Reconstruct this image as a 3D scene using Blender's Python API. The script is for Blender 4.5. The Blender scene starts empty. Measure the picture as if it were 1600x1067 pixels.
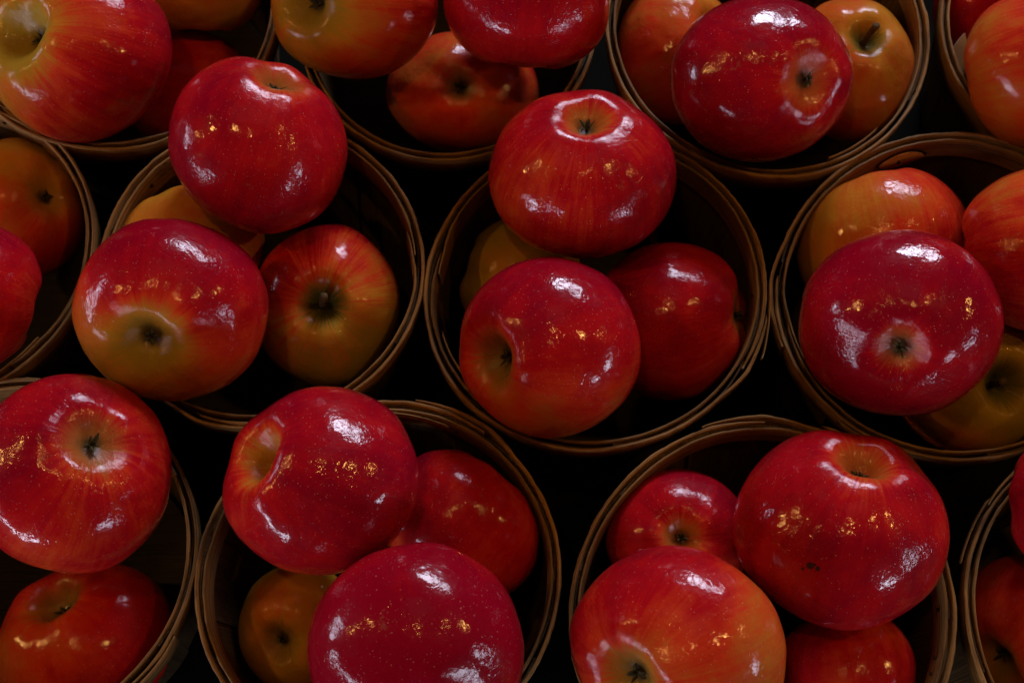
import bpy, bmesh, math, random
from mathutils import Vector, Matrix, noise

S = bpy.context.scene
COL = S.collection
random.seed(7)
PI = math.pi

# ------------------------------------------------------------------ camera
TILT = math.radians(20.0)
DIST = 0.69
cam_d = bpy.data.cameras.new('camera')
cam = bpy.data.objects.new('camera', cam_d)
COL.objects.link(cam)
cam.location = (0, -DIST * math.sin(TILT), DIST * math.cos(TILT))
cam.rotation_euler = (TILT, 0, 0)
cam_d.lens = 50.0
cam_d.sensor_width = 36.0
cam_d.clip_start = 0.01
cam_d.clip_end = 50
cam_d.dof.use_dof = True
cam_d.dof.focus_distance = 0.645
cam_d.dof.aperture_fstop = 13.0
S.camera = cam
CAM = Vector(cam.location)

# ------------------------------------------------------------------ world, light, exposure
W = bpy.data.worlds.new('World')
S.world = W
W.use_nodes = True
bg = W.node_tree.nodes['Background']
bg.inputs['Color'].default_value = (0.62, 0.55, 0.60, 1)
bg.inputs['Strength'].default_value = 0.007

S.view_settings.view_transform = 'Standard'
S.view_settings.look = 'None'
S.view_settings.exposure = 0.0
S.view_settings.gamma = 1.0
S.view_settings.use_curve_mapping = False


def area_light(name, az, elev, dist, w, h, radiance, color, target=(0, 0, 0)):
    """A pane of light standing at compass angle az (degrees, ccw from +X)."""
    a, e = math.radians(az), math.radians(elev)
    loc = Vector((math.cos(a) * math.cos(e), math.sin(a) * math.cos(e), math.sin(e))) * dist
    d = bpy.data.lights.new(name, 'AREA')
    d.shape = 'RECTANGLE'
    d.size, d.size_y = w, h
    d.energy = radiance * PI * w * h
    d.color = color
    o = bpy.data.objects.new(name, d)
    COL.objects.link(o)
    o.location = loc
    o.rotation_euler = (Vector(target) - loc).to_track_quat('-Z', 'Y').to_euler()
    return o


COOL = (0.78, 0.80, 1.0)
# daylight through the open side of the shed beyond the baskets
area_light('window_light', 78, 24, 2.6, 0.62, 0.56, 31, COOL)
area_light('window_light', 63, 26, 2.6, 0.40, 0.46, 24, COOL)
# low windows round the sides and behind
area_light('window_light', 172, 6, 2.2, 0.55, 0.17, 15, COOL)
area_light('window_light', 200, 6, 2.2, 0.62, 0.14, 17, COOL)
area_light('window_light', 219, 8, 2.2, 0.66, 0.16, 22, COOL)
area_light('window_light', 238, 7, 2.2, 0.50, 0.17, 27, COOL)
area_light('window_light', 312, 8, 2.2, 0.50, 0.17, 24, COOL)
area_light('window_light', 338, 9, 2.2, 0.45, 0.16, 17, COOL)
# weak warm fill light added overhead
area_light('overhead_fill', 95, 72, 2.4, 1.3, 0.9, 0.12, (1.0, 0.80, 0.70))


def bulb(loc, radius, radiance, color=(1.0, 0.50, 0.13)):
    d = bpy.data.lights.new('bulb_light', 'POINT')
    d.shadow_soft_size = radius
    d.energy = radiance * 4 * PI * PI * radius * radius
    d.color = color
    o = bpy.data.objects.new('bulb_light', d)
    COL.objects.link(o)
    o.location = loc


# the string of warm bulbs that hangs over the stall
for x, y, z, r in ((-1.9, 0.06, 1.10, .055), (-1.30, 0.12, 1.30, .05), (-0.28, -0.08, 1.9, .047),
                   (0.85, 0.02, 1.70, .053), (1.75, 0.10, 1.2, .055)):
    bulb((x, y, z), r * .80, 150)


# ------------------------------------------------------------------ helpers
def tag(o, label=None, cat=None, group=None, kind=None):
    if label: o['label'] = label
    if cat: o['category'] = cat
    if group: o['group'] = group
    if kind: o['kind'] = kind


def link(name, bm, mat, parent=None, smooth=True):
    me = bpy.data.meshes.new(name)
    bm.to_mesh(me)
    bm.free()
    if smooth:
        for p in me.polygons:
            p.use_smooth = True
    o = bpy.data.objects.new(name, me)
    COL.objects.link(o)
    if mat: me.materials.append(mat)
    if parent: o.parent = parent
    return o


class NT:
    """small node-tree writer"""
    def __init__(self, name):
        self.m = bpy.data.materials.new(name)
        self.m.use_nodes = True
        self.t = self.m.node_tree
        self.b = self.t.nodes['Principled BSDF']

    def n(self, typ, **kw):
        nd = self.t.nodes.new(typ)
        for k, v in kw.items(): setattr(nd, k, v)
        return nd

    def l(self, a, b): self.t.links.new(a, b)

    def val(self, sock, v):
        if isinstance(v, bpy.types.NodeSocket): self.l(v, sock)
        else: sock.default_value = v

    def math(self, op, a, b=0.0, c=None, clamp=False):
        nd = self.n('ShaderNodeMath', operation=op, use_clamp=clamp)
        self.val(nd.inputs[0], a)
        self.val(nd.inputs[1], b)
        if c is not None: self.val(nd.inputs[2], c)
        return nd.outputs[0]

    def vmath(self, op, a, b=None):
        nd = self.n('ShaderNodeVectorMath', operation=op)
        self.val(nd.inputs[0], a)
        if b is not None: self.val(nd.inputs[1], b)
        return nd.outputs['Value'] if op in ('DOT_PRODUCT', 'LENGTH', 'DISTANCE') else nd.outputs[0]

    def noise(self, vec, scale, detail=2.0, rough=0.5, dist=0.0):
        nd = self.n('ShaderNodeTexNoise')
        self.l(vec, nd.inputs['Vector'])
        nd.inputs['Scale'].default_value = scale
        nd.inputs['Detail'].default_value = detail
        nd.inputs['Roughness'].default_value = rough
        nd.inputs['Distortion'].default_value = dist
        return nd.outputs[0]

    def ss(self, v, a, b, lo=0.0, hi=1.0):
        nd = self.n('ShaderNodeMapRange', interpolation_type='SMOOTHSTEP')
        self.val(nd.inputs[0], v)
        nd.inputs[1].default_value = a
        nd.inputs[2].default_value = b
        nd.inputs[3].default_value = lo
        nd.inputs[4].default_value = hi
        return nd.outputs[0]

    def mix(self, f, a, b):
        nd = self.n('ShaderNodeMix', data_type='RGBA')
        self.val(nd.inputs[0], f)
        self.val(nd.inputs[6], a)
        self.val(nd.inputs[7], b)
        return nd.outputs[2]

    def ramp(self, f, stops):
        nd = self.n('ShaderNodeValToRGB')
        e = nd.color_ramp.elements
        while len(e) < len(stops): e.new(0.5)
        for i, (p, c) in enumerate(stops):
            e[i].position = p
            e[i].color = (*c, 1)
        self.l(f, nd.inputs[0])
        return nd.outputs[0]

    def xyz(self, x, y, z):
        nd = self.n('ShaderNodeCombineXYZ')
        for s, v in zip(nd.inputs, (x, y, z)): self.val(s, v)
        return nd.outputs[0]


# ------------------------------------------------------------------ materials
def apple_skin(R, seed, bias, k, bdir, cav, cavw, green, streak, wax, blemish=None, deep=False):
    """bias/k/bdir: how red, and towards which side of the apple it reddens;
    cav/cavw: how far the pale ground colour spreads out of the basin."""
    t = NT('apple_skin')
    co = t.n('ShaderNodeTexCoord').outputs['Object']
    p = t.vmath('MULTIPLY', co, (1 / R, 1 / R, 1 / R))
    ps = t.vmath('ADD', p, (seed * 3.1, seed * 1.7, seed * 2.3))
    u = t.vmath('NORMALIZE', p)
    sep = t.n('ShaderNodeSeparateXYZ'); t.l(p, sep.inputs[0])
    px, py, pz = sep.outputs
    rho = t.math('SQRT', t.math('ADD', t.math('MULTIPLY', px, px), t.math('MULTIPLY', py, py)))
    inv = t.math('DIVIDE', 1.0, t.math('MAXIMUM', rho, 0.02))
    dx, dy = t.math('MULTIPLY', px, inv), t.math('MULTIPLY', py, inv)
    # streaks run from pole to pole: noise over the compass direction, barely over height
    sv = t.xyz(t.math('MULTIPLY_ADD', dx, 9.0, seed), t.math('MULTIPLY', dy, 9.0), t.math('MULTIPLY', pz, 1.1))
    st1 = t.noise(sv, 1.0, 4.0, 0.65, 0.35)
    sv2 = t.xyz(t.math('MULTIPLY', dx, 34.0), t.math('MULTIPLY_ADD', dy, 34.0, seed), t.math('MULTIPLY', pz, 2.2))
    st2 = t.noise(sv2, 1.0, 3.0, 0.6, 0.3)
    big = t.noise(ps, 1.1, 3.0, 0.5, 0.3)
    mot = t.noise(ps, 7.0, 5.0, 0.65)
    v = t.math('MULTIPLY_ADD', t.vmath('DOT_PRODUCT', u, bdir), k, bias)
    v = t.math('MULTIPLY_ADD', t.math('SUBTRACT', big, 0.5), 0.85, v)
    v = t.math('MULTIPLY_ADD', t.math('SUBTRACT', st1, 0.5), streak * 1.15 + .05, v)
    v = t.math('MULTIPLY_ADD', t.math('SUBTRACT', st2, 0.5), streak * 0.75, v)
    v = t.math('MULTIPLY_ADD', t.math('SUBTRACT', mot, 0.5), 0.24, v)
    top = t.ss(pz, -0.1, 0.2)
    rn = t.math('ADD', rho, t.math('MULTIPLY', t.math('SUBTRACT', st1, 0.5), 0.30))
    cavf = t.math('MULTIPLY', t.ss(rn, cavw * 0.30, cavw, 1.0, 0.0), top)
    v = t.math('SUBTRACT', v, t.math('MULTIPLY', cavf, cav), clamp=True)
    colr = t.ramp(v, [(0.0, (0.40, 0.235, 0.018)), (0.20, (0.54, 0.215, 0.018)), (0.38, (0.56, 0.125, 0.016)),
                      (0.56, (0.62, 0.045, 0.012)), (0.74, (0.47, 0.006, 0.010)), (1.0, (0.27, 0.001, 0.013))])
    # greenish hollow, russet at its very centre
    g = t.math('MULTIPLY', t.math('MULTIPLY', t.ss(rn, 0.12, cavw * 0.75, 1.0, 0.0), top), green)
    colr = t.mix(g, colr, (0.07, 0.075, 0.012, 1) if deep else (0.21, 0.145, 0.026, 1))
    rus = t.math('MULTIPLY', t.ss(t.math('ADD', rho, t.math('MULTIPLY', t.math('SUBTRACT', mot, 0.5), 0.16)), 0.05, 0.17, 1.0, 0.0), top)
    colr = t.mix(t.math('MULTIPLY', rus, 0.82), colr, (0.05, 0.042, 0.014, 1))
    # pale pores
    for sc, th, amt in ((17.0, 0.12, 0.55), (34.0, 0.24, 0.50)):
        vo = t.n('ShaderNodeTexVoronoi', feature='F1')
        t.l(ps, vo.inputs['Vector'])
        vo.inputs['Scale'].default_value = sc
        sepc = t.n('ShaderNodeSeparateColor'); t.l(vo.outputs['Color'], sepc.inputs[0])
        size = t.math('MULTIPLY', sepc.outputs[0], th)
        d = t.math('SUBTRACT', vo.outputs['Distance'], size)
        m = t.math('MULTIPLY', t.ss(d, -0.035, 0.02, 1.0, 0.0), t.math('MULTIPLY', sepc.outputs[1], amt))
        colr = t.mix(m, colr, (0.70, 0.30, 0.19, 1))
    # small tan scuffs
    sc = t.math('MULTIPLY', t.ss(t.noise(ps, 3.3, 6.0, 0.72), 0.655, 0.73), 0.32)
    colr = t.mix(sc, colr, (0.30, 0.12, 0.05, 1))
    if blemish:
        for bx, by, bz, br in blemish:
            dd = t.math('ADD', t.vmath('DISTANCE', u, (bx, by, bz)), t.math('MULTIPLY', t.math('SUBTRACT', mot, 0.5), br * 1.6))
            colr = t.mix(t.ss(dd, br * 0.55, br, 0.92, 0.0), colr, (0.035, 0.018, 0.012, 1))
    t.l(colr, t.b.inputs['Base Color'])
    # waxed skin: patches of clear gloss and of dull bloom
    dull = t.noise(ps, 2.6, 5.0, 0.68, 0.6)
    rgh = t.ss(dull, 0.42, 0.68, 0.26, 0.46)
    rgh = t.math('MULTIPLY_ADD', t.math('SUBTRACT', mot, 0.5), 0.14, rgh)
    t.l(rgh, t.b.inputs['Roughness'])
    t.b.inputs['Specular IOR Level'].default_value = 0.05
    t.b.inputs['Coat Weight'].default_value = min(1.0, wax * 0.9 + .15)
    t.b.inputs['Coat IOR'].default_value = 1.46
    t.l(t.ss(dull, 0.45, 0.70, 0.06, 0.18), t.b.inputs['Coat Roughness'])
    # wrinkled wax, fine pores, ridges that run into the basin
    w1 = t.noise(ps, 17.0, 2.0, 0.45, 1.4)
    w2 = t.noise(ps, 62.0, 2.0, 0.5, 0.4)
    w3 = t.noise(ps, 5.0, 2.0, 0.5, 0.3)
    ridge = t.math('MULTIPLY', st2, t.math('MULTIPLY', t.ss(rho, 0.25, 0.75, 1.0, 0.10), 0.35))
    patch = t.ss(t.noise(ps, 2.1, 3.0, 0.6, 0.5), 0.38, 0.60, 0.25, 1.0)
    h = t.math('MULTIPLY', t.math('MULTIPLY', w1, 0.52), patch)
    h = t.math('MULTIPLY_ADD', w2, 0.030, h)
    h = t.math('MULTIPLY_ADD', w3, 1.2, h)
    h = t.math('ADD', h, ridge)
    bp = t.n('ShaderNodeBump')
    bp.inputs['Strength'].default_value = 1.0
    bp.inputs['Distance'].default_value = R * 0.0085
    t.l(h, bp.inputs['Height'])
    t.l(bp.outputs[0], t.b.inputs['Normal'])
    t.l(bp.outputs[0], t.b.inputs['Coat Normal'])
    return t.m


def wood(name, c0, c1, c2, rough=0.62, sx=7.0, sy=900.0, tint=0.0):
    """split wood: UV u runs along the grain and v across it, both in metres"""
    t = NT(name)
    uv = t.n('ShaderNodeUVMap').outputs[0]
    oi = t.n('ShaderNodeObjectInfo').outputs['Random']
    mp = t.vmath('MULTIPLY', uv, (sx, sy, 1.0))
    mp = t.vmath('ADD', mp, t.xyz(t.math('MULTIPLY', oi, 53.0), t.math('MULTIPLY', oi, 31.0), 0.0))
    gr = t.noise(mp, 1.0, 5.0, 0.7, 0.5)
    mp2 = t.vmath('MULTIPLY', uv, (26.0, 60.0, 1.0))
    mp2 = t.vmath('ADD', mp2, t.xyz(t.math('MULTIPLY', oi, 17.0), oi, 0.0))
    bl = t.noise(mp2, 1.0, 4.0, 0.6)
    c = t.ramp(gr, [(0.30, c0), (0.50, c1), (0.72, c2)])
    c = t.mix(t.ss(bl, 0.52, 0.72, 0.0, 0.65), c, (c0[0] * 0.7, c0[1] * 0.62, c0[2] * 0.55, 1))
    spots = t.noise(t.vmath('MULTIPLY', uv, (75.0, 330.0, 1.0)), 1.0, 2.0, 0.5)
    c = t.mix(t.ss(spots, 0.70, 0.76, 0.0, 0.85), c, (0.018, 0.009, 0.004, 1))
    at = t.n('ShaderNodeAttribute', attribute_type='GEOMETRY', attribute_name='tone')
    hsv = t.n('ShaderNodeHueSaturation')
    t.l(c, hsv.inputs['Color'])
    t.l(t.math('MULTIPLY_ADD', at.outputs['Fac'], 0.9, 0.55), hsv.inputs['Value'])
    t.l(hsv.outputs[0], t.b.inputs['Base Color'])
    t.b.inputs['Roughness'].default_value = rough
    t.b.inputs['Specular IOR Level'].default_value = 0.35
    bp = t.n('ShaderNodeBump')
    bp.inputs['Strength'].default_value = 0.9
    bp.inputs['Distance'].default_value = 0.0006
    t.l(gr, bp.inputs['Height'])
    t.l(bp.outputs[0], t.b.inputs['Normal'])
    return t.m


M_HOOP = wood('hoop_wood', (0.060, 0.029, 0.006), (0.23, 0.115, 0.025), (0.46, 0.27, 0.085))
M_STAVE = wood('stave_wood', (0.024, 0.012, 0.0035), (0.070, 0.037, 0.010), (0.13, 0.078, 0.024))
M_PATCH = wood('patch_wood', (0.10, 0.055, 0.020), (0.30, 0.17, 0.07), (0.42, 0.27, 0.12), sx=40, sy=600)


def plain(name, col, rough=0.8, var=0.25, scale=60):
    t = NT(name)
    co = t.n('ShaderNodeTexCoord').outputs['Object']
    n = t.noise(co, scale, 5.0, 0.65)
    c = t.mix(n, tuple(x * (1 - var) for x in col) + (1,), tuple(min(1, x * (1 + var)) for x in col) + (1,))
    t.l(c, t.b.inputs['Base Color'])
    t.b.inputs['Roughness'].default_value = rough
    t.b.inputs['Specular IOR Level'].default_value = 0.08
    bp = t.n('ShaderNodeBump')
    bp.inputs['Distance'].default_value = 0.0004
    t.l(n, bp.inputs['Height'])
    t.l(bp.outputs[0], t.b.inputs['Normal'])
    return t.m


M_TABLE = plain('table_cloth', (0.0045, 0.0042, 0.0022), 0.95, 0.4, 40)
M_PAPER = plain('white_paper', (0.62, 0.62, 0.66), 0.8, 0.04, 90)
M_CALYX = plain('dry_sepal', (0.062, 0.052, 0.020), 0.9, 0.6, 500)
M_CORE = plain('dry_core', (0.020, 0.016, 0.008), 0.95, 0.5, 700)
M_STEM = plain('dry_stem', (0.10, 0.062, 0.026), 0.75, 0.5, 400)
M_KNOT = plain('knot_wood', (0.022, 0.012, 0.006), 0.8, 0.5, 300)

# ------------------------------------------------------------------ the table under the baskets
FLOOR = -0.092
bm = bmesh.new()
g = 40
for j in range(g + 1):
    for i in range(g + 1):
        x, y = -0.62 + 1.24 * i / g, -0.50 + 1.10 * j / g
        bm.verts.new((x, y, FLOOR - 0.0035 + 0.0012 * noise.noise(Vector((x * 14, y * 14, 0)))))
bm.verts.ensure_lookup_table()
for j in range(g):
    for i in range(g):
        a = j * (g + 1) + i
        bm.faces.new([bm.verts[a], bm.verts[a + 1], bm.verts[a + g + 2], bm.verts[a + g + 1]])
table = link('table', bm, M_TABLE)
sol = table.modifiers.new('thick', 'SOLIDIFY'); sol.thickness = 0.02; sol.offset = -1
tag(table, kind='structure')

# ------------------------------------------------------------------ baskets
BASKETS = {
    'B1': (0.0410, 0.0286, 0.0852, 0.0001, 0.0019),
    'B2': (-0.1244, 0.0395, 0.0825, -0.0005, -0.0004),
    'B3': (0.2180, 0.0264, 0.0886, 0.0011, 0.0028),
    'B4': (-0.0610, -0.1132, 0.0841, 0.0006, 0.0007),
    'B5': (0.1139, -0.1290, 0.0893, -0.0005, 0.0022),
    'B7': (0.1349, 0.1761, 0.0876, -0.0015, 0.0000),
    'B6': (-0.0336, 0.1845, 0.0845, -0.0038, 0.0009),
    'B10': (-0.2078, 0.1878, 0.0860, 0.0000, 0.0000),
    'B9': (-0.2930, 0.0495, 0.0865, 0.0000, 0.0000),
    'B8': (0.3111, 0.1746, 0.0865, 0.0000, 0.0000),
    'B11': (-0.2305, -0.1045, 0.0865, 0.0000, 0.0000),
    'B12': (0.2905, -0.1336, 0.0865, 0.0000, 0.0000),
}
DEPTH = -FLOOR
TAPER = 0.15


def quad_strip(bm, uvl, tone_l, rings, uvs, tones, closed):
    """rings: list of cross-section loops (each a closed loop of points)"""
    n = len(rings[0])
    V = [[bm.verts.new(p) for p in r] for r in rings]
    m = len(rings)
    for i in range(m if closed else m - 1):
        j = (i + 1) % m
        for k in range(n):
            l = (k + 1) % n
            f = bm.faces.new([V[i][k], V[j][k], V[j][l], V[i][l]])
            uu = [(uvs[i], k), (uvs[i + 1], k), (uvs[i + 1], k + 1), (uvs[i], k + 1)]
            for lp, (u, kk) in zip(f.loops, uu):
                lp[uvl].uv = (u, vcoord[kk])
                lp[tone_l] = tones[i]
    if not closed:
        for r in (V[0], V[-1]):
            f = bm.faces.new(r if r is V[-1] else r[::-1])
            for lp in f.loops:
                lp[uvl].uv = (0, 0); lp[tone_l] = tones[0]


vcoord = []


def hoop(name, parent, rad, phi0, phi1, r_off, thick, z_top, height, seed, lift=0.0, ends=True, tone=0.5, mat=None):
    """a bent strip of split wood: r_off(phi, s) is its inner face measured from rad(phi)"""
    global vcoord
    bm = bmesh.new()
    uvl = bm.loops.layers.uv.new('UVMap')
    tl = bm.loops.layers.float.new('tone')
    n = max(6, int(abs(phi1 - phi0) / (2 * PI) * 220))
    rings, uvs, tones = [], [], []
    e = 0.00035
    vcoord = [0, e, height * .5, height - e, height, height + thick * .5, height + thick, height + thick + e,
              1.5 * height + thick, 2 * height + thick, 2 * height + 1.4 * thick]
    for i in range(n + 1):
        s = i / n
        ph = phi0 + (phi1 - phi0) * s
        q = Vector((math.cos(ph) * 2.2, math.sin(ph) * 2.2, seed))
        q2 = Vector((math.cos(ph) * 9, math.sin(ph) * 9, seed + 9))
        q3 = Vector((math.cos(ph) * 45, math.sin(ph) * 45, seed + 3))
        zt = z_top + lift * s + 0.0011 * noise.noise(q) + 0.0006 * noise.noise(q2) + 0.00028 * noise.noise(q3)
        zb = z_top - height + 0.0012 * noise.noise(q + Vector((5, 5, 5)))
        th = thick * (1 + 0.22 * noise.noise(q2 + Vector((3, 1, 0))) + 0.14 * noise.noise(q3 + Vector((8, 1, 0))))
        if ends:                       # shaved thinner where the strip ends
            th *= min(1.0, 0.45 + s * 14, 0.45 + (1 - s) * 14)
        ri = rad(ph) + r_off(ph, s) + 0.0005 * noise.noise(q + Vector((0, 0, 7)))
        def pt(r, z):
            r -= -(z) * -0 + TAPER * max(0, -z) * (rad(ph) / DEPTH) * 0.6
            return (math.cos(ph) * r, math.sin(ph) * r, z)
        zm = (zt + zb) / 2
        rings.append([pt(ri, zb), pt(ri, zb + e), pt(ri, zm), pt(ri, zt - e * 1.4), pt(ri + th * .2, zt), pt(ri + th * .5, zt + e * .4), pt(ri + th * .8, zt),
                      pt(ri + th, zt - e * 1.4), pt(ri + th, zm), pt(ri + th, zb)])
        uvs.append(s * abs(phi1 - phi0) * 0.085)
        tones.append(tone)
    quad_strip(bm, uvl, tl, rings, uvs, tones, False)
    return link(name, bm, mat or M_HOOP, parent)


def stave_wall(parent, rad, seed, nst=13):
    """side of the basket: broad thin staves, every second one lapping over its neighbours"""
    bm = bmesh.new()
    uvl = bm.loops.layers.uv.new('UVMap')
    tl = bm.loops.layers.float.new('tone')
    rnd = random.Random(seed)
    for s in range(nst):
        a0 = 2 * PI * (s - 0.05) / nst + rnd.uniform(-.03, .03)
        a1 = 2 * PI * (s + 1.05) / nst + rnd.uniform(-.03, .03)
        off = 0.0 if s % 2 else -0.0007
        if s == nst - 1 and nst % 2: off = -0.0013
        tone = rnd.uniform(0.15, 1.0)
        ztop = -0.0012 + rnd.uniform(-.0014, .0006)
        na, nz = 12, 12
        th = 0.0009
        grid = {}
        lean = rnd.uniform(-.02, .02)
        for side in (0, 1):
            for i in range(na + 1):
                for j in range(nz + 1):
                    f = j / nz
                    zz = ztop * (1 - f) + (FLOOR + 0.0005) * f
                    if j == 0: zz += 0.0008 * noise.noise(Vector((i * 1.7, s * 3.3, seed)))
                    ph = a0 + (a1 - a0) * i / na + lean * f
                    r = rad(ph) * (1 - TAPER * min(1, -zz / DEPTH) * (1 if zz < 0 else 0)) + off - 0.0006
                    r += 0.0007 * math.sin(PI * i / na) + 0.0006 * noise.noise(Vector((ph * 3, f * 2, seed)))
                    r += side * th
                    grid[side, i, j] = bm.verts.new((math.cos(ph) * r, math.sin(ph) * r, zz))

        def face(vs, uvv):
            fc = bm.faces.new(vs)
            for lp, q in zip(fc.loops, uvv):
                lp[uvl].uv = q; lp[tl] = tone
        w = (a1 - a0) * 0.085
        for i in range(na):
            for j in range(nz):
                qs = [(j / nz * DEPTH, s + i / na * w), (j / nz * DEPTH, s + (i + 1) / na * w),
                      ((j + 1) / nz * DEPTH, s + (i + 1) / na * w), ((j + 1) / nz * DEPTH, s + i / na * w)]
                face([grid[1, i, j], grid[1, i + 1, j], grid[1, i + 1, j + 1], grid[1, i, j + 1]][::-1], qs[::-1])
                face([grid[0, i, j], grid[0, i + 1, j], grid[0, i + 1, j + 1], grid[0, i, j + 1]], qs)
        for i in range(na):
            face([grid[0, i, 0], grid[1, i, 0], grid[1, i + 1, 0], grid[0, i + 1, 0]],
                 [(0, s + i / na * w), (0.001, s + i / na * w), (0.001, s + (i + 1) / na * w), (0, s + (i + 1) / na * w)])
        for j in range(nz):
            for i in (0, na):
                vs = [grid[0, i, j], grid[0, i, j + 1], grid[1, i, j + 1], grid[1, i, j]]
                face(vs if i else vs[::-1], [(j / nz * DEPTH, s)] * 4)
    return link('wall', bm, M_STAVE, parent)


def disc(parent, r, z, seed):
    bm = bmesh.new()
    uvl = bm.loops.layers.uv.new('UVMap')
    tl = bm.loops.layers.float.new('tone')
    ret = bmesh.ops.create_circle(bm, cap_ends=True, radius=r, segments=72)
    ex = bmesh.ops.extrude_face_region(bm, geom=list(bm.faces))
    bmesh.ops.translate(bm, vec=(0, 0, 0.003), verts=[v for v in ex['geom'] if isinstance(v, bmesh.types.BMVert)])
    bmesh.ops.translate(bm, vec=(0, 0, z), verts=bm.verts)
    bmesh.ops.recalc_face_normals(bm, faces=bm.faces)
    for f in bm.faces:
        for lp in f.loops:
            lp[uvl].uv = (lp.vert.co.x, lp.vert.co.y + seed); lp[tl] = -0.2  # low tone paints the deep shadow on the basket floor into its colour
    return link('bottom', bm, M_STAVE, parent, smooth=False)


def splinter(parent, rad, ph, off, z, dphi, drift, seed):
    """a sliver sprung loose from the rim"""
    hoop('splinter', parent, rad, ph, ph + dphi, lambda p, s: off + drift * s * s, 0.0009, z, 0.0035, seed, tone=0.7)


BASKET_LABELS = {
    'B1': 'brown splint basket in the middle of the photo, rim splintered at its right side',
    'B2': 'dim brown splint basket left of the middle one, apple with deep green hollow inside',
    'B3': 'brown splint basket at the right with an oval plug patch inside its rim',
    'B4': 'brown splint basket at the bottom around an apple with its pale hollow facing left',
    'B5': 'brown splint basket at the bottom right holding a blemished apple against its far wall',
    'B6': 'dark brown splint basket at the top middle around an end-on orange red apple',
    'B7': 'brown splint basket at the top right under a big glossy crimson apple',
    'B8': 'brown splint basket cut by the top right corner, white paper sliver in it',
    'B9': 'dark splint basket cut by the left edge at mid height, shaded orange apple inside',
    'B10': 'dark splint basket at the top left under the apple with a wide yellow hollow',
    'B11': 'brown splint basket cut by the bottom left corner under a pinkish red apple',
    'B12': 'brown splint basket cut by the bottom right edge holding a dark orange apple',
}
BROOT = {}
for idx, (key, (bx, by, R0, ca, cb)) in enumerate(BASKETS.items()):
    rnd = random.Random(idx * 11 + 3)
    root = bpy.data.objects.new('basket', None)
    COL.objects.link(root)
    root.location = (bx, by, 0)
    tag(root, BASKET_LABELS[key], 'basket', 'round splint baskets of apples')
    BROOT[key] = root
    h3 = rnd.uniform(0, 6.28)

    def rad(ph, R0=R0, ca=ca, cb=cb, h3=h3):
        return R0 - 0.0030 + ca * math.cos(2 * ph) + cb * math.sin(2 * ph) + 0.0004 * math.cos(3 * ph + h3)
    stave_wall(root, rad, idx * 5.3 + 1)
    a0 = {'B1': -0.55, 'B5': 1.50, 'B4': 0.95, 'B3': 3.05, 'B12': 2.2}.get(key, rnd.uniform(0, 6.28))
    lap = rnd.uniform(0.25, 0.45)
    full = 2 * PI + lap
    # outer hoop laps over itself: after a full turn it climbs outside its own start
    hoop('outer_hoop', root, rad, a0, a0 + full,
         lambda p, s, f=full: 0.0004 + 0.0023 * max(0, min(1, (s * f - (2 * PI - .22)) / .22)), 0.0018, 0.0012, 0.0150, idx * 7.7 + 2, tone=rnd.uniform(.4, .75))
    b0 = a0 + rnd.uniform(1.0, 4.5)
    if key == 'B3': b0 = 3.35
    if key == 'B1': b0 = 2.9
    full2 = 2 * PI + rnd.uniform(.15, .25)
    hoop('inner_hoop', root, rad, b0, b0 + full2,
         lambda p, s, f=full2: -0.0031 - 0.0016 * max(0, min(1, (s * f - (2 * PI - .2)) / .2)), 0.0015, 0.0006, 0.0145, idx * 7.7 + 5, tone=rnd.uniform(.3, .7))
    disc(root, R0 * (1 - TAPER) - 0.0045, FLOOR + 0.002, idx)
    if key == 'B1':
        splinter(root, rad, -0.45, 0.0033, 0.0016, 0.27, -0.001, 1.2)
        splinter(root, rad, -0.02, 0.0032, 0.0010, -0.42, 0.0035, 4.2)
        splinter(root, rad, 3.45, -0.0052, 0.0022, 0.42, -0.0010, 2.2)
    if key == 'B5': splinter(root, rad, 1.20, 0.0036, 0.0016, -0.38, 0.0035, 3.4)
    if key == 'B4': splinter(root, rad, 1.15, -0.0052, 0.0012, 0.55, 0.0009, 6.4)
    if key == 'B7': splinter(root, rad, -0.85, -0.0058, 0.0016, -0.40, 0.0008, 7.4)
    if key == 'B3': splinter(root, rad, 3.95, 0.0030, 0.0014, 0.40, 0.0012, 8.4)
    if key == 'B12': splinter(root, rad, 2.45, 0.0034, 0.0010, 0.40, 0.0014, 9.4)
    # small nails through the hoops
    for t_ in range(rnd.randint(3, 5)):
        ph = rnd.uniform(0, 2 * PI)
        for side in (-1,):
            bm = bmesh.new()
            bmesh.ops.create_cone(bm, cap_ends=True, segments=10, radius1=0.0011, radius2=0.0008, depth=0.0008)
            r = rad(ph) - 0.0041
            z = -0.0055
            r -= TAPER * 0.0055 * (rad(ph) / DEPTH) * 0.6
            o = link('nail', bm, M_KNOT, root)
            o.location = (math.cos(ph) * r, math.sin(ph) * r, z)
            o.rotation_euler = (0, PI / 2, ph)


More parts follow.
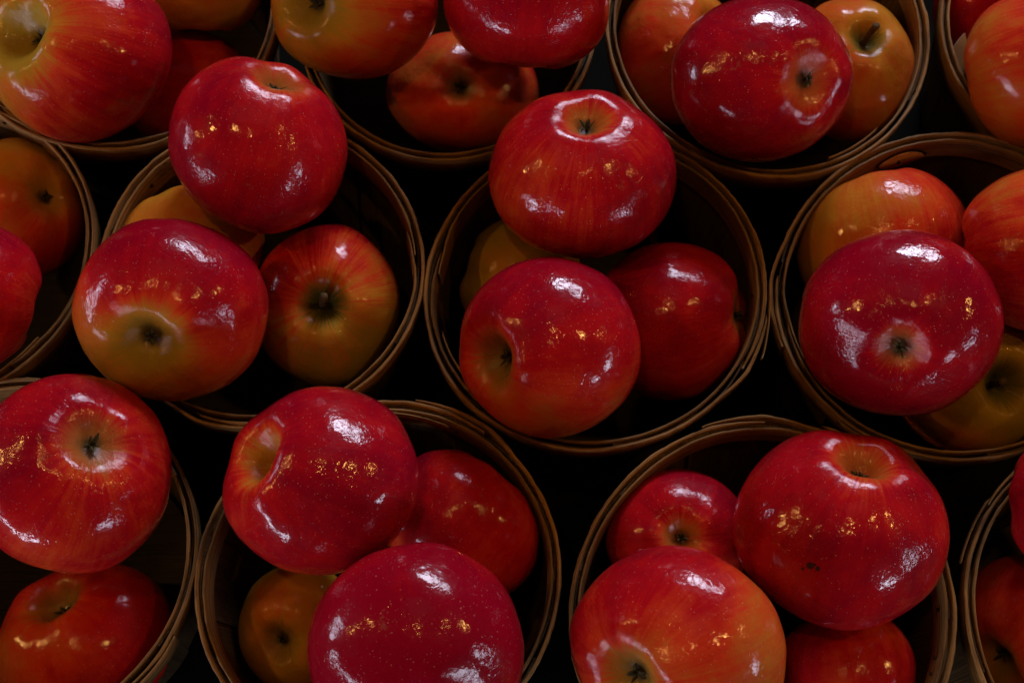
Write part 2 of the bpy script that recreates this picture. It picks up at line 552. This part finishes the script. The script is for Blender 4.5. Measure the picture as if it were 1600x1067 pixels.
# the boat-shaped plug let into the inner hoop of the right-hand basket
def plug():
    root = BROOT['B3']
    bx, by, R0, ca, cb = BASKETS['B3']
    bm = bmesh.new()
    uvl = bm.loops.layers.uv.new('UVMap'); tl = bm.loops.layers.float.new('tone')
    pc, half, hh = 1.80, 0.165, 0.0062
    N = 24
    top, bot = [], []
    def P(ph, z, d):
        r = R0 - 0.0030 + ca * math.cos(2 * ph) + cb * math.sin(2 * ph) - 0.0036 - d - TAPER * max(0, -z) * (R0 / DEPTH) * .6
        return (math.cos(ph) * r, math.sin(ph) * r, z)
    pts = []
    for i in range(N):
        a = 2 * PI * i / N
        x, y = math.cos(a), math.sin(a)
        x = x * (1 - 0.15 * abs(y)); y = y * abs(y) ** .15
        pts.append((pc + half * x, -0.0082 + hh * y))
    ring0 = [bm.verts.new(P(a, z, 0.0005)) for a, z in pts]
    ring1 = [bm.verts.new(P(pc + (a - pc) * .93, -0.0082 + (z + .0082) * .9, 0.0016)) for a, z in pts]
    c = bm.verts.new(P(pc, -0.0082, 0.0016))
    for i in range(N):
        j = (i + 1) % N
        bm.faces.new([ring0[i], ring0[j], ring1[j], ring1[i]])
        bm.faces.new([ring1[i], ring1[j], c])
    for f in bm.faces:
        for lp in f.loops:
            ph = math.atan2(lp.vert.co.y, lp.vert.co.x)
            lp[uvl].uv = ((ph - pc) * 0.085, lp.vert.co.z); lp[tl] = 0.9
    bmesh.ops.recalc_face_normals(bm, faces=bm.faces)
    o = link('plug_patch', bm, M_PATCH, root)
    bm = bmesh.new()                       # the dark open seam round the plug
    rim = [(bm.verts.new(P(pc + (a - pc) * 1.10, -0.0082 + (z + .0082) * 1.10, 0.0003)),
            bm.verts.new(P(pc + (a - pc) * .97, -0.0082 + (z + .0082) * .97, 0.0008))) for a, z in pts]
    for i in range(N):
        j = (i + 1) % N
        bm.faces.new([rim[i][0], rim[j][0], rim[j][1], rim[i][1]])
    link('seam', bm, M_KNOT, o)
    bm = bmesh.new()
    bmesh.ops.create_cone(bm, cap_ends=True, segments=8, radius1=0.0012, radius2=0.0010, depth=0.0010)
    k = link('nail_hole', bm, M_KNOT, o)
    k.location = P(pc + 0.02, -0.0085, 0.0018)
    k.rotation_euler = (0, PI / 2, pc)


plug()

# ------------------------------------------------------------------ apples
# key: basket, centre, half width, half height (as turned towards the viewer)
GEO = {
    'A1': ('B2', (-0.1222, 0.0878, 0.0350), 0.0427, 0.0421),
    'A2': ('B2', (-0.1580, 0.0032, 0.0333), 0.0445, 0.0425),
    'A3': ('B2', (-0.0940, 0.0291, -0.0270), 0.0372, 0.0418),
    'A4': ('B2', (-0.1646, 0.0586, -0.0228), 0.0369, 0.0346),
    'A5': ('B1', (0.0342, 0.0767, 0.0269), 0.0457, 0.0407),
    'A6': ('B1', (0.0174, -0.0112, 0.0225), 0.0425, 0.0425),
    'A7': ('B1', (0.0805, 0.0181, -0.0209), 0.0387, 0.0399),
    'A8': ('B1', (0.0040, 0.0512, -0.0411), 0.0316, 0.0322),
    'A9': ('B3', (0.1786, -0.0038, 0.0350), 0.0460, 0.0428),
    'A10': ('B3', (0.1900, 0.0597, -0.0214), 0.0431, 0.0395),
    'A11': ('B3', (0.2619, 0.0424, 0.0141), 0.0411, 0.0404),
    'A12': ('B3', (0.2364, -0.0054, -0.0442), 0.0394, 0.0378),
    'A13': ('B7', (0.1244, 0.1287, 0.0272), 0.0453, 0.0408),
    'A14': ('B7', (0.1815, 0.1606, -0.0172), 0.0336, 0.0384),
    'A15': ('B7', (0.0919, 0.1817, -0.0356), 0.0336, 0.0389),
    'A16': ('B8', (0.2718, 0.1382, 0.0205), 0.0414, 0.0404),
    'A17': ('B8', (0.2661, 0.2023, -0.0200), 0.0350, 0.0333),
    'A18': ('B6', (-0.0813, 0.1762, 0.0199), 0.0428, 0.0369),
    'A19': ('B6', (0.0071, 0.1713, 0.0330), 0.0420, 0.0346),
    'A20': ('B6', (-0.0270, 0.1578, -0.0360), 0.0420, 0.0329),
    'A21': ('B10', (-0.2206, 0.1485, 0.0188), 0.0462, 0.0449),
    'A22': ('B10', (-0.1685, 0.2168, -0.0081), 0.0340, 0.0323),
    'A23': ('B10', (-0.1832, 0.1698, -0.0533), 0.0341, 0.0330),
    'A24': ('B9', (-0.2602, 0.0844, -0.0300), 0.0350, 0.0377),
    'A25': ('B9', (-0.2622, 0.0138, 0.0227), 0.0373, 0.0364),
    'A26': ('B11', (-0.1953, -0.0746, 0.0350), 0.0435, 0.0443),
    'A27': ('B11', (-0.2064, -0.1362, -0.0491), 0.0419, 0.0388),
    'A28': ('B4', (-0.0853, -0.0772, 0.0316), 0.0431, 0.0419),
    'A29': ('B4', (-0.0408, -0.1523, 0.0350), 0.0460, 0.0449),
    'A30': ('B4', (-0.0237, -0.0873, -0.0168), 0.0371, 0.0365),
    'A31': ('B4', (-0.1020, -0.1325, -0.0370), 0.0285, 0.0310),
    'A32': ('B5', (0.1467, -0.0970, 0.0213), 0.0473, 0.0441),
    'A33': ('B5', (0.0705, -0.1509, 0.0307), 0.0461, 0.0436),
    'A34': ('B5', (0.0787, -0.0920, -0.0208), 0.0342, 0.0330),
    'A35': ('B5', (0.1551, -0.1571, -0.0309), 0.0329, 0.0323),
    'A36': ('B12', (0.2505, -0.1351, -0.0355), 0.0372, 0.0372),
    'A37': ('B12', (0.2615, -0.0860, 0.0197), 0.0347, 0.0341),
}
# look: ax/ay = where the hollow points (right, up; fraction of the radius), end = what sits in it,
# d, w = depth and width of the hollow; bias, k, bd = redness and the side it grows towards (right, up, towards viewer)
# cav, cw, gr = pale ground colour in the hollow; st = streakiness; wax = gloss
L = {}


def look(key, label, ax=None, ay=None, end='calyx', d=.30, w=.25, bias=.85, k=.1, bd=(0, 1, 0), cav=.45, cw=.5, gr=.5, st=.18, wax=.55,
         spin=0.0, lump=1.0, blem=None, p=2.0, adir=(1, 0)):
    L[key] = dict(label=label, ax=ax, ay=ay, end=end, d=d, w=w, bias=bias, k=k, bd=bd, cav=cav, cw=cw, gr=gr, st=st, wax=wax, spin=spin,
                  lump=lump, blem=blem, p=p, adir=adir)


look('A1', 'glossy red apple at the far side of the basket holding the deep green hollow', .27, -0.0 + .86, d=.26, w=.24, bias=.86, k=-.12,
     bd=(0, 1, 0), cav=.30, cw=.55, gr=.55)
look('A2', 'maroon topped apple fading to mustard yellow around its hollow', -.27, -.36, d=.22, w=.26, bias=.66, k=.52,
     bd=(.35, .9, .1), cav=.42, cw=.62, gr=.45, st=.12)
look('A3', 'yellow apple with red shoulders and a deep dark green hollow, low in its basket', -.10, .03, end='stem', d=.36, w=.27, bias=.34, k=.50,
     bd=(-.45, .85, 0), cav=.22, cw=.5, gr=1.0, st=.60, wax=.4)
look('A4', 'mustard yellow apple mostly hidden behind the maroon topped apple', bias=.27, k=.12, bd=(0, -.6, .3), st=.12, wax=.3, adir=(.3, -1))
look('A5', 'bright red speckled apple with a funnel shaped hollow, upper one in the middle basket', .06, .76, end='calyx', d=.27, w=.26, bias=.78, k=.14,
     bd=(.8, -.1, .2), cav=.42, cw=.42, gr=.35, st=.36, wax=.75, p=2.0)
look('A6', 'orange red apple with its hollow folded in at the left, front of the middle basket', -.74, -.17, d=.39, w=.28, bias=.70, k=.36, bd=(.1, .95, .1),
     cav=.34, cw=.60, gr=.9, st=.14, wax=.65)
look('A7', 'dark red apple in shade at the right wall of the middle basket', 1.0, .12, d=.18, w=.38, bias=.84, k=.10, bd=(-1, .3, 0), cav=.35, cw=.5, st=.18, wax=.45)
look('A8', 'small mustard yellow apple peeping out between the two bright apples of the middle basket', bias=.06, k=.05, bd=(1, 0, 0), st=.1, wax=.35, adir=(1, -.3))
look('A9', 'very glossy crimson apple with star shaped hollow, in the basket with the plug patch', .01, -.30, d=.19, w=.25, bias=1.0, k=.05, bd=(0, 1, 0),
     cav=.34, cw=.40, gr=.42, st=.10, wax=1.0)
look('A10', 'orange tan apple behind the very glossy crimson one', bias=.44, k=.26, bd=(.9, .15, 0), st=.30, wax=.5, adir=(.2, -1))
look('A11', 'streaky pinkish red apple cut by the right edge above the greenish apple', bias=.62, k=.12, bd=(.3, -.6, 0), st=.34, wax=.5, adir=(1, .1))
look('A12', 'olive yellow apple with a dark hollow in the basket with the plug patch', .50, -.05, end='stem', d=.46, w=.28, bias=.14, k=-.44,
     bd=(.8, .3, .1), cav=.22, cw=.6, gr=.9, st=.25, wax=.2)
look('A13', 'big glossy crimson apple with its hollow at the right, in the top right basket', .62, -.02, d=.19, w=.34, bias=.95, k=-.12, bd=(.7, .1, 0),
     cav=.34, cw=.55, gr=.35, st=.14, wax=1.0)
look('A14', 'dull amber apple with a small dark hollow, right of the big crimson apple', .28, .52, end='stem', d=.28, w=.25, bias=.42, k=.14, bd=(-1, .2, 0),
     cav=.2, cw=.5, gr=.8, st=.14, wax=.5)
look('A15', 'creased brown orange apple at the left wall of the top right basket', .75, .35, d=.35, w=.30, bias=.48, k=.18, bd=(-.4, -.8, 0), cav=.15, cw=.5,
     gr=.2, st=.2, wax=.4, lump=1.8)
look('A16', 'orange apple streaked with red beside the white paper, cut by the right edge', bias=.46, k=.20, bd=(.5, .6, .2), st=.34, wax=.45, adir=(1, .2))
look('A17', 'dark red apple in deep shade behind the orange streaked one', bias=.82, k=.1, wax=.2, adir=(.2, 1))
look('A18', 'yellow and orange apple with its hollow at the top edge of the photo', -.66, .05, d=.34, w=.28, bias=.44, k=.32, bd=(.85, .3, .1), cav=.42, cw=.75, gr=.6,
     st=.34, wax=.5)
look('A19', 'red apple with an orange right cheek cut by the top edge', bias=.72, k=.22, bd=(-.25, .3, .7), st=.20, wax=.6, adir=(.1, 1))
look('A20', 'orange red apple end-on with a small green centre, low in the top middle basket', -.03, .10, d=.14, w=.26, bias=.52, k=.06, bd=(0, 1, 0), cav=.08, cw=.4,
     gr=.75, st=.08, wax=.6, lump=.3)
look('A21', 'large apple with a wide yellow hollow and ribbed rim at the top left corner', -.75, .26, d=.45, w=.30, bias=.62, k=.26, bd=(.9, .1, .1), cav=.62, cw=.72,
     gr=.22, st=.30, wax=.5)
look('A22', 'amber apple cut by the top edge between the top left baskets', bias=.22, k=.1, bd=(0, .8, 0), st=.15, wax=.3, adir=(0, 1))
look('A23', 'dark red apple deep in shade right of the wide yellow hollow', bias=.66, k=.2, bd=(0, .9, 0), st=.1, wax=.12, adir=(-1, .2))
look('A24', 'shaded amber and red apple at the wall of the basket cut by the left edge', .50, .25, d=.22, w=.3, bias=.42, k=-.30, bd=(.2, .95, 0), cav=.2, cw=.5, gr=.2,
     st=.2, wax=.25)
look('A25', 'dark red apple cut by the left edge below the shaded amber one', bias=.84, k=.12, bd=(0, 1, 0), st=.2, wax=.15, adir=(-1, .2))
look('A26', 'pinkish red apple with a green hollow above the dark apple in the bottom left basket', .24, .36, d=.22, w=.30, bias=.80, k=-.16, bd=(.4, -.7, .1),
     cav=.32, cw=.55, gr=.65, st=.22, wax=.75, lump=1.4)
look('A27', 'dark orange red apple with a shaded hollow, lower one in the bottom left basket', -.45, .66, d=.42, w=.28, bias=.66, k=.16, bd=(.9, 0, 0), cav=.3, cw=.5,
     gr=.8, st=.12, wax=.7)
look('A28', 'red apple seen from the side with a pale yellow hollow at its left', -.78, .32, d=.50, w=.27, bias=.90, k=.12, bd=(.9, .2, 0), cav=.62, cw=.50, gr=.12,
     st=.16, wax=.75, lump=1.3)
look('A29', 'big crimson apple at the bottom edge in front of the side-on apple', .05, -.72, d=.30, w=.28, bias=.96, k=.10, bd=(.4, -.1, .6), cav=.1, cw=.4, gr=.2,
     st=.12, wax=.55, lump=1.2)
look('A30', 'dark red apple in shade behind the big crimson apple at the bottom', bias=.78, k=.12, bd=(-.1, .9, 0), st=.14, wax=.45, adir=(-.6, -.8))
look('A31', 'amber yellow apple with a greenish hollow squeezed at the left of the bottom basket', -.40, -.25, d=.34, w=.32, bias=.16, k=-.05, bd=(1, 0, 0), cav=.1,
     cw=.5, gr=.7, st=.1, wax=.35)
look('A32', 'big red apple with dark blemish spots and its hollow turned away', .27, .76, d=.34, w=.22, bias=.84, k=.12, bd=(-.5, -.4, .2),
     cav=.42, cw=.48, gr=.35, st=.20, wax=.7,
     blem=((-.28, -.36, .045), (-.20, -.38, .028), (-.34, -.385, .022), (-.235, -.345, .018)))
look('A33', 'large orange red apple with a green hollow at the bottom edge of the photo', -.55, -.36, d=.30, w=.28, bias=.54, k=.34, bd=(-.45, .85, .0), cav=.22, cw=.5,
     gr=.7, st=.20, wax=.65)
look('A34', 'small red apple with a shaded hollow behind the large orange red apple', .08, .0, d=.28, w=.28, bias=.82, k=.12, bd=(0, 1, 0), cav=.4, cw=.5, gr=.5,
     st=.18, wax=.6)
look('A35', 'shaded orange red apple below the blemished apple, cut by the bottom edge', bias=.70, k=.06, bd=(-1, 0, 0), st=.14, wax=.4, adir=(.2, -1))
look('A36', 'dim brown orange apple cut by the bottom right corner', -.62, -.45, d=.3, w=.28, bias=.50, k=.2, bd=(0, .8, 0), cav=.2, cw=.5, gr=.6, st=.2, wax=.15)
look('A37', 'strip of red apple cut by the right edge above the dim brown orange one', bias=.84, k=.08, wax=.3, adir=(1, 0))


def shape(th, d, w, d2, h, p):
    """profile of an apple: th from the near pole (0) to the far pole (pi); returns rho, z"""
    rho = math.sin(th)
    c = math.cos(th)
    z = h * (abs(c) ** 0.94) * (1 if c > 0 else -1)
    if c > 0: z -= d * math.exp(-(rho / w) ** p)
    else: z += d2 * math.exp(-(rho / .23) ** 1.9)
    rho *= 1 - 0.055 * c
    return rho, z


NT_, NP_ = 84, 120


def make_apple(key):
    bk, pos, ha, hb = GEO[key]
    a = L[key]
    seed = int(key[1:]) * 1.37
    rnd = random.Random(seed)
    pos = Vector(pos)
    R = math.sqrt(ha * hb)
    back = (CAM - pos).normalized()
    right = Vector((0, math.cos(TILT), math.sin(TILT))).cross(back).normalized()
    up = back.cross(right)
    V = Matrix((right, up, back)).transposed()        # viewer frame -> world
    has_end = a['ax'] is not None
    if has_end:
        nx, ny = a['ax'], a['ay']
        n = math.hypot(nx, ny)
        if n > .97: nx, ny = nx * .97 / n, ny * .97 / n
        axis = Vector((nx, ny, math.sqrt(max(0, 1 - nx * nx - ny * ny))))
    else:
        axis = Vector((a['adir'][0], a['adir'][1], rnd.uniform(-.1, .15))).normalized()
    t1 = axis.cross(Vector((0.2, 1, 0.1))).normalized()
    t1 = Matrix.Rotation(a['spin'] + rnd.uniform(0, 1.2), 3, axis) @ t1
    t2 = axis.cross(t1)
    Q = Matrix((t1, t2, axis)).transposed()           # apple frame -> viewer frame
    h = rnd.uniform(.84, .90)
    d2 = rnd.uniform(.28, .4)
    lobe = rnd.uniform(.012, .026)
    lph = rnd.uniform(0, 6.28)
    pts = []
    for i in range(NT_ + 1):
        s = i / NT_
        th = PI * (s ** 1.25 if s < .5 else s ** 1.25)
        th = PI * (s - 0.10 * math.sin(2 * PI * s))
        row = []
        for j in range(NP_):
            ph = 2 * PI * j / NP_
            rho, z = shape(th, a['d'], a['w'] * (1 + .06 * math.cos(2 * ph + lph)), d2, h, a['p'])
            lat = math.sin(th)
            # five shallow crown lobes, strongest round the near end, fading into the equator
            lb = math.cos(5 * ph + lph) * lobe * (0.35 + 0.65 * max(0, math.cos(th)))
            k = 1 + lb * min(1, lat * 2.2)
            z += math.cos(5 * ph + lph) * lobe * 0.9 * math.exp(-((rho - .5) / .28) ** 2) * (1 if th < PI / 2 else -.6)
            v = Vector((math.cos(ph) * rho * k, math.sin(ph) * rho * k, z))
            q = v * 1.15 + Vector((seed, seed * .7, 0))
            amt = a['lump'] * min(1, rho * 3 + .15)
            v *= 1 + amt * (0.030 * noise.noise(q) + 0.010 * noise.noise(q * 2.6) + 0.0035 * noise.noise(q * 6))
            row.append(v)
        pts.append(row)
    # fit the silhouette to the apple's real width and height
    vp = [[Q @ v for v in row] for row in pts]
    xs = [v.x for r in vp for v in r]; ys = [v.y for r in vp for v in r]
    cx, cy = (max(xs) + min(xs)) / 2, (max(ys) + min(ys)) / 2
    sx, sy = 2 * ha / (max(xs) - min(xs)), 2 * hb / (max(ys) - min(ys))
    Qt = Q.transposed()
    def T(v):
        w = Q @ v
        return Qt @ Vector(((w.x - cx) * sx, (w.y - cy) * sy, w.z * R))
    bm = bmesh.new()
    pole0 = bm.verts.new(T(sum(pts[0], Vector()) / NP_))
    pole1 = bm.verts.new(T(sum(pts[-1], Vector()) / NP_))
    G = [[bm.verts.new(T(v)) for v in row] for row in pts[1:-1]]
    for j in range(NP_):
        jj = (j + 1) % NP_
        bm.faces.new([pole0, G[0][j], G[0][jj]])
        bm.faces.new([pole1, G[-1][jj], G[-1][j]])
        for i in range(len(G) - 1):
            bm.faces.new([G[i][j], G[i + 1][j], G[i + 1][jj], G[i][jj]])
    origin = T(pts[0][0])
    bdl = Qt @ Vector(a['bd'])
    blem = None
    if a['blem']:
        blem = []
        for x, y, r in a['blem']:
            v = Qt @ Vector((x, y, math.sqrt(1 - x * x - y * y)))
            blem.append((*v.normalized(), r))
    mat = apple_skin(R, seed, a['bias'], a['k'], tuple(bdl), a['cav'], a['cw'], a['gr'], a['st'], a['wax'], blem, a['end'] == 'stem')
    rot = (V @ Q).to_4x4()
    if not has_end:
        root = link('apple', bm, mat)
        root.matrix_world = Matrix.Translation(pos) @ rot
    else:
        root = bpy.data.objects.new('apple', None)
        COL.objects.link(root)
        root.empty_display_size = .02
        root.matrix_world = Matrix.Translation(pos) @ rot
        link('body', bm, mat, root)
        (calyx if a['end'] == 'calyx' else stem)(root, origin, R, rnd)
    tag(root, a['label'], 'apple', 'red and yellow apples heaped in the baskets')
    return root


def calyx(root, o, R, rnd):
    """the dried star of sepals in the bottom of the hollow"""
    bm = bmesh.new()
    n = 5
    for i in range(n):
        a = 2 * PI * i / n + rnd.uniform(-.25, .25)
        ln = R * rnd.uniform(.055, .105)
        wd = R * rnd.uniform(.020, .036)
        curl = rnd.uniform(-.3, 1.3)
        tw = rnd.uniform(-.5, .5)
        d = Vector((math.cos(a), math.sin(a), 0)); s = Vector((-math.sin(a), math.cos(a), 0))
        prev = None
        N = 6
        for q in range(N + 1):
            f = q / N
            lift = R * (.035 + .10 * f - .10 * curl * f * f)
            c = o + d * (R * .012 + ln * f) + Vector((0, 0, lift)) + s * tw * ln * f * f * .6
            ww = wd * (1 - f) ** .8 * (0.75 + .6 * f) + R * .003
            nrm = Vector((0, 0, R * .006))
            row = [bm.verts.new(c - s * ww), bm.verts.new(c + nrm + s * 0), bm.verts.new(c + s * ww), bm.verts.new(c - nrm)]
            if prev:
                for k in range(4):
                    bm.faces.new([prev[k], prev[(k + 1) % 4], row[(k + 1) % 4], row[k]])
            else: bm.faces.new(row[::-1])
            prev = row
        bm.faces.new(prev)
    c = link('calyx', bm, M_CALYX, root)
    # withered threads in its middle
    bm = bmesh.new()
    for i in range(9):
        a = rnd.uniform(0, 6.28); r0 = R * rnd.uniform(0, .03)
        b = o + Vector((math.cos(a) * r0, math.sin(a) * r0, -R * .01))
        tip = b + Vector((math.cos(a) * R * rnd.uniform(0, .04), math.sin(a) * R * rnd.uniform(0, .04), R * rnd.uniform(.05, .12)))
        ax = (tip - b).normalized(); e = ax.orthogonal().normalized(); f = ax.cross(e)
        ra = R * .007
        lo = [bm.verts.new(b + (e * math.cos(k * 1.257) + f * math.sin(k * 1.257)) * ra) for k in range(5)]
        hi = [bm.verts.new(tip + (e * math.cos(k * 1.257) + f * math.sin(k * 1.257)) * ra * .6) for k in range(5)]
        for k in range(5): bm.faces.new([lo[k], lo[(k + 1) % 5], hi[(k + 1) % 5], hi[k]])
        bm.faces.new(hi); bm.faces.new(lo[::-1])
    link('dried_stamens', bm, M_CORE, c)


def stem(root, o, R, rnd):
    bm = bmesh.new()
    prev = None
    a = rnd.uniform(0, 6.28)
    for q in range(9):
        f = q / 8
        c = o + Vector((math.cos(a) * R * .10 * f * f, math.sin(a) * R * .10 * f * f, R * (-.02 + .42 * f)))
        ra = R * (.038 + .012 * (1 - f) ** 3 + .016 * f ** 4)
        row = [bm.verts.new(c + Vector((math.cos(k * PI / 5), math.sin(k * PI / 5), 0)) * ra * (1 + .1 * math.sin(k * 3))) for k in range(10)]
        if prev:
            for k in range(10): bm.faces.new([prev[k], prev[(k + 1) % 10], row[(k + 1) % 10], row[k]])
        else: bm.faces.new(row[::-1])
        prev = row
    bm.faces.new(prev)
    link('stem', bm, M_STEM, root)


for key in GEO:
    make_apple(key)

# ------------------------------------------------------------------ the sliver of white paper in the top right basket
bm = bmesh.new()
w, hgt = 0.011, 0.030
N = 8
pr = None
for i in range(N + 1):
    f = i / N
    half = w * (1 - abs(2 * f - 1)) ** .9 * .62 + .0003
    zz = hgt * (f - .5)
    bend = .002 * math.sin(f * 3)
    row = [bm.verts.new((-half, bend, zz)), bm.verts.new((half, bend, zz)), bm.verts.new((half, bend + .0003, zz)), bm.verts.new((-half, bend + .0003, zz))]
    if pr:
        for k in range(4): bm.faces.new([pr[k], pr[(k + 1) % 4], row[(k + 1) % 4], row[k]])
    else: bm.faces.new(row[::-1])
    pr = row
bm.faces.new(pr)
pp = link('paper_scrap', bm, M_PAPER, smooth=False)
pp.location = (0.2362, 0.1600, -0.008)
pp.rotation_euler = (math.radians(-50), 0, math.radians(-8))
tag(pp, 'small pale white pointed paper scrap between the rim and the orange apple', 'paper')
